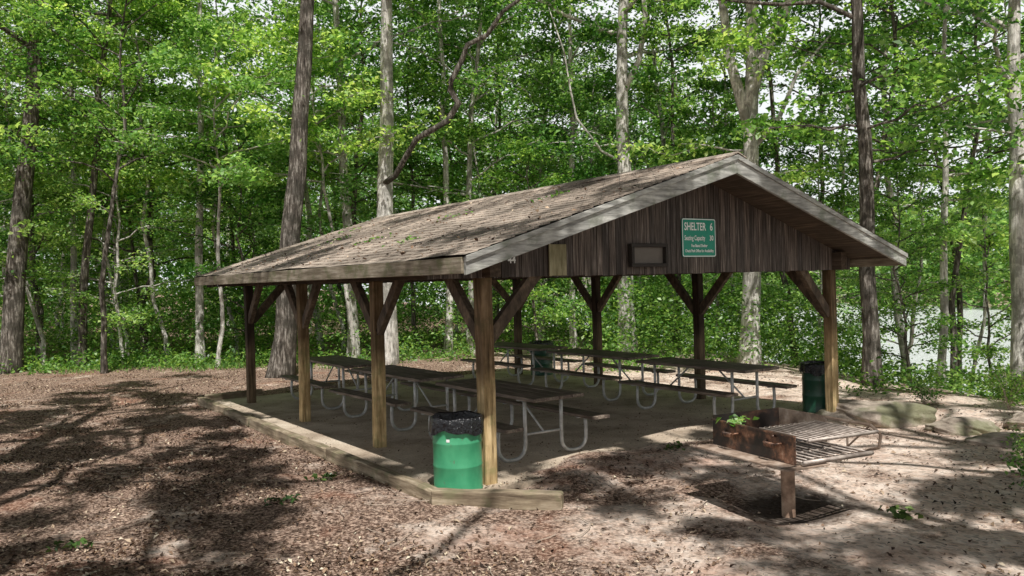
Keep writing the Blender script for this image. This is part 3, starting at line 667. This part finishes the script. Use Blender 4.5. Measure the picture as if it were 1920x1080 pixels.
stuff('leaf_litter',np.concatenate([v1,v2]),M['litter'],"brown leaf litter and wood chips on the dirt","leaf litter")
nr_=480; yr=rng.uniform(6.4,15.6,nr_); tr=rng.random(nr_)**1.4
x=XE0+.1+(XR-XE0-.2)*tr; cl=rng.integers(0,6,nr_); cy=np.array([13.2,11.0,8.4,10.3,14.5,9.2])[cl]; cx=np.array([5.6,5.2,6.6,6.2,6.4,4.8])[cl]; m_=rng.random(nr_)<.22
yr=np.where(m_,cy+rng.normal(0,.2,nr_),yr); x=np.where(m_,cx+rng.normal(0,.13,nr_),x)
zz=ZE+(ZR-ZE)*(x-XE0)/(XR-XE0)+.035
c=np.stack([x,yr,zz],1); stuff('fallen_leaves',leaf_verts(c[m_],.07,1.5),M['leafA'],"fallen green leaves scattered on the shingle roof","fallen leaves")
stuff('dry_leaves',leaf_verts(c[~m_],.055,1.5),M['litter'],"dry brown leaves scattered on the shingle roof","fallen leaves")
b_=MB()
for i in range(260):
    D=3+14*random.random(); rt=random.uniform(-.66,.66); x,y=plan(rt*D,D)
    if 3.9<x<11.3 and 7<y<16: continue
    a=random.uniform(0,6.28); L=random.uniform(.08,.5); p=[]
    for k_ in range(4):
        q=(x+math.cos(a)*L*k_/3,y+math.sin(a)*L*k_/3); a+=random.uniform(-.25,.25); p.append((q[0],q[1],gz(*q)+.012+random.uniform(0,.015)))
    b_.tube(p,[.005,.0045,.004,.002],5)
tag(b_.obj('twigs',M['twig']),"pale dry twigs scattered on the dirt","twigs",kind="stuff")
for (px,D) in [(-2.35,8.1),(-2.15,9.05),(1.9,9.75),(-3.8,6.9),(3.35,7.2)]:
    x,y=plan(px,D); z=gz(x,y); e=empty('leafy_sprig',(x,y,z),rng.uniform(0,6.28),1,"fallen green leafy sprig lying on the dirt","sprig","fallen leafy sprigs")
    b_=MB(); b_.tube([(-.14,0,.02),(0,.02,.04),(.14,.0,.03)],[.004,.003,.002],5); b_.obj('stem',M['twig'],e)
    c=np.stack([rng.uniform(-.16,.18,30),rng.normal(0,.06,30),rng.uniform(.02,.07,30)],1)
    o=bpy.data.objects.new('leaves',quadmesh('leaves',leaf_verts(c,.08,1.2),M['leafD'])); link(o); o.parent=e
x,y=6.10,5.12; e=empty('leafy_sprig',(x,y,.69),.3,1,"green leafy sprig resting on the grill","sprig","fallen leafy sprigs")
b_=MB(); b_.tube([(-.1,0,.0),(0,.02,.02),(.1,.0,.02)],[.004,.003,.002],5); b_.obj('stem',M['twig'],e)
c=np.stack([rng.uniform(-.14,.14,36),rng.normal(0,.07,36),rng.uniform(.01,.09,36)],1)
o=bpy.data.objects.new('leaves',quadmesh('leaves',leaf_verts(c,.08,1.0),M['leafB'])); link(o); o.parent=e
for (la,D,s) in [(4.75,7.35,.9),(5.6,8.9,.7),(7.6,12.6,1.0),(6.6,13.2,.7),(8.2,13.6,1.0)]:
    x,y=plan(la,D); e=empty('shrub',(x,y,gz(x,y)),rng.uniform(0,6.28),s,"small leafy green shrub growing in the dirt","shrub","small shrubs")
    b_=MB(); cs=[]
    for i in range(14):
        a=rng.uniform(0,6.28); r=rng.uniform(.1,.4); h=rng.uniform(.25,.65); b_.tube([(0,0,0),(math.cos(a)*r*.4,math.sin(a)*r*.4,h*.6),(math.cos(a)*r,math.sin(a)*r,h)],[.006,.005,.003],4)
        for t in(.5,.8,1): cs.append((math.cos(a)*r*t,math.sin(a)*r*t,h*t))
    b_.obj('stems',M['twig'],e); o=bpy.data.objects.new('leaves',quadmesh('leaves',leaf_verts(clusters(np.array(cs),14,.07,.7),.06),M['leafA'])); link(o); o.parent=e

# ------------------------------------------------------------------ light, sky, camera
sd=Vector((.25,.55,-1)).normalized()
sun=bpy.data.lights.new('sun','SUN'); sun.energy=5.0; sun.angle=math.radians(.5); sun.color=(1,.97,.92)
so=bpy.data.objects.new('sun',sun); link(so); so.rotation_euler=sd.to_track_quat('-Z','Y').to_euler()
el=math.asin(-sd.z); S=-sd
w=bpy.data.worlds.new('World'); scene.world=w; w.use_nodes=True; nt=w.node_tree
sk=nt.nodes.new('ShaderNodeTexSky'); sk.sky_type='NISHITA'; sk.sun_disc=False; sk.sun_elevation=el; sk.sun_rotation=math.atan2(S.x,S.y); sk.dust_density=3.0; sk.air_density=1.0
hs=nt.nodes.new('ShaderNodeHueSaturation'); hs.inputs['Saturation'].default_value=.6; hs.inputs['Value'].default_value=.13
nt.links.new(sk.outputs[0],hs.inputs['Color'])
tc=nt.nodes.new('ShaderNodeTexCoord'); sx=nt.nodes.new('ShaderNodeSeparateXYZ'); nt.links.new(tc.outputs['Generated'],sx.inputs[0])
hz=ramp(nt,sx.outputs[2],[(.0,(1,1,1)),(.38,(.95,.95,.95)),(.45,(0,0,0))])
c=mix(nt,hz,hs.outputs[0],(6.6,6.8,6.9))
nt.links.new(c,nt.nodes['Background'].inputs[0]); nt.nodes['Background'].inputs[1].default_value=.15
cam=bpy.data.cameras.new('camera'); cam.lens=28.8; cam.sensor_width=36; cam.clip_end=2000; cam.clip_start=.05
co=bpy.data.objects.new('camera',cam); link(co); scene.camera=co
p=math.radians(.43); ro=math.radians(1.52)
f=Vector((.572*math.cos(p),.820*math.cos(p),-math.sin(p))).normalized(); r0=Vector((.820,-.572,0)).normalized(); u0=r0.cross(f)
rt=r0*math.cos(ro)-u0*math.sin(ro); up=u0*math.cos(ro)+r0*math.sin(ro)
mw=Matrix((rt,up,-f)).transposed().to_4x4(); mw.translation=Vector((0,0,2.1)); co.matrix_world=mw
scene.view_settings.view_transform='Standard'; scene.view_settings.look='None'; scene.view_settings.exposure=0
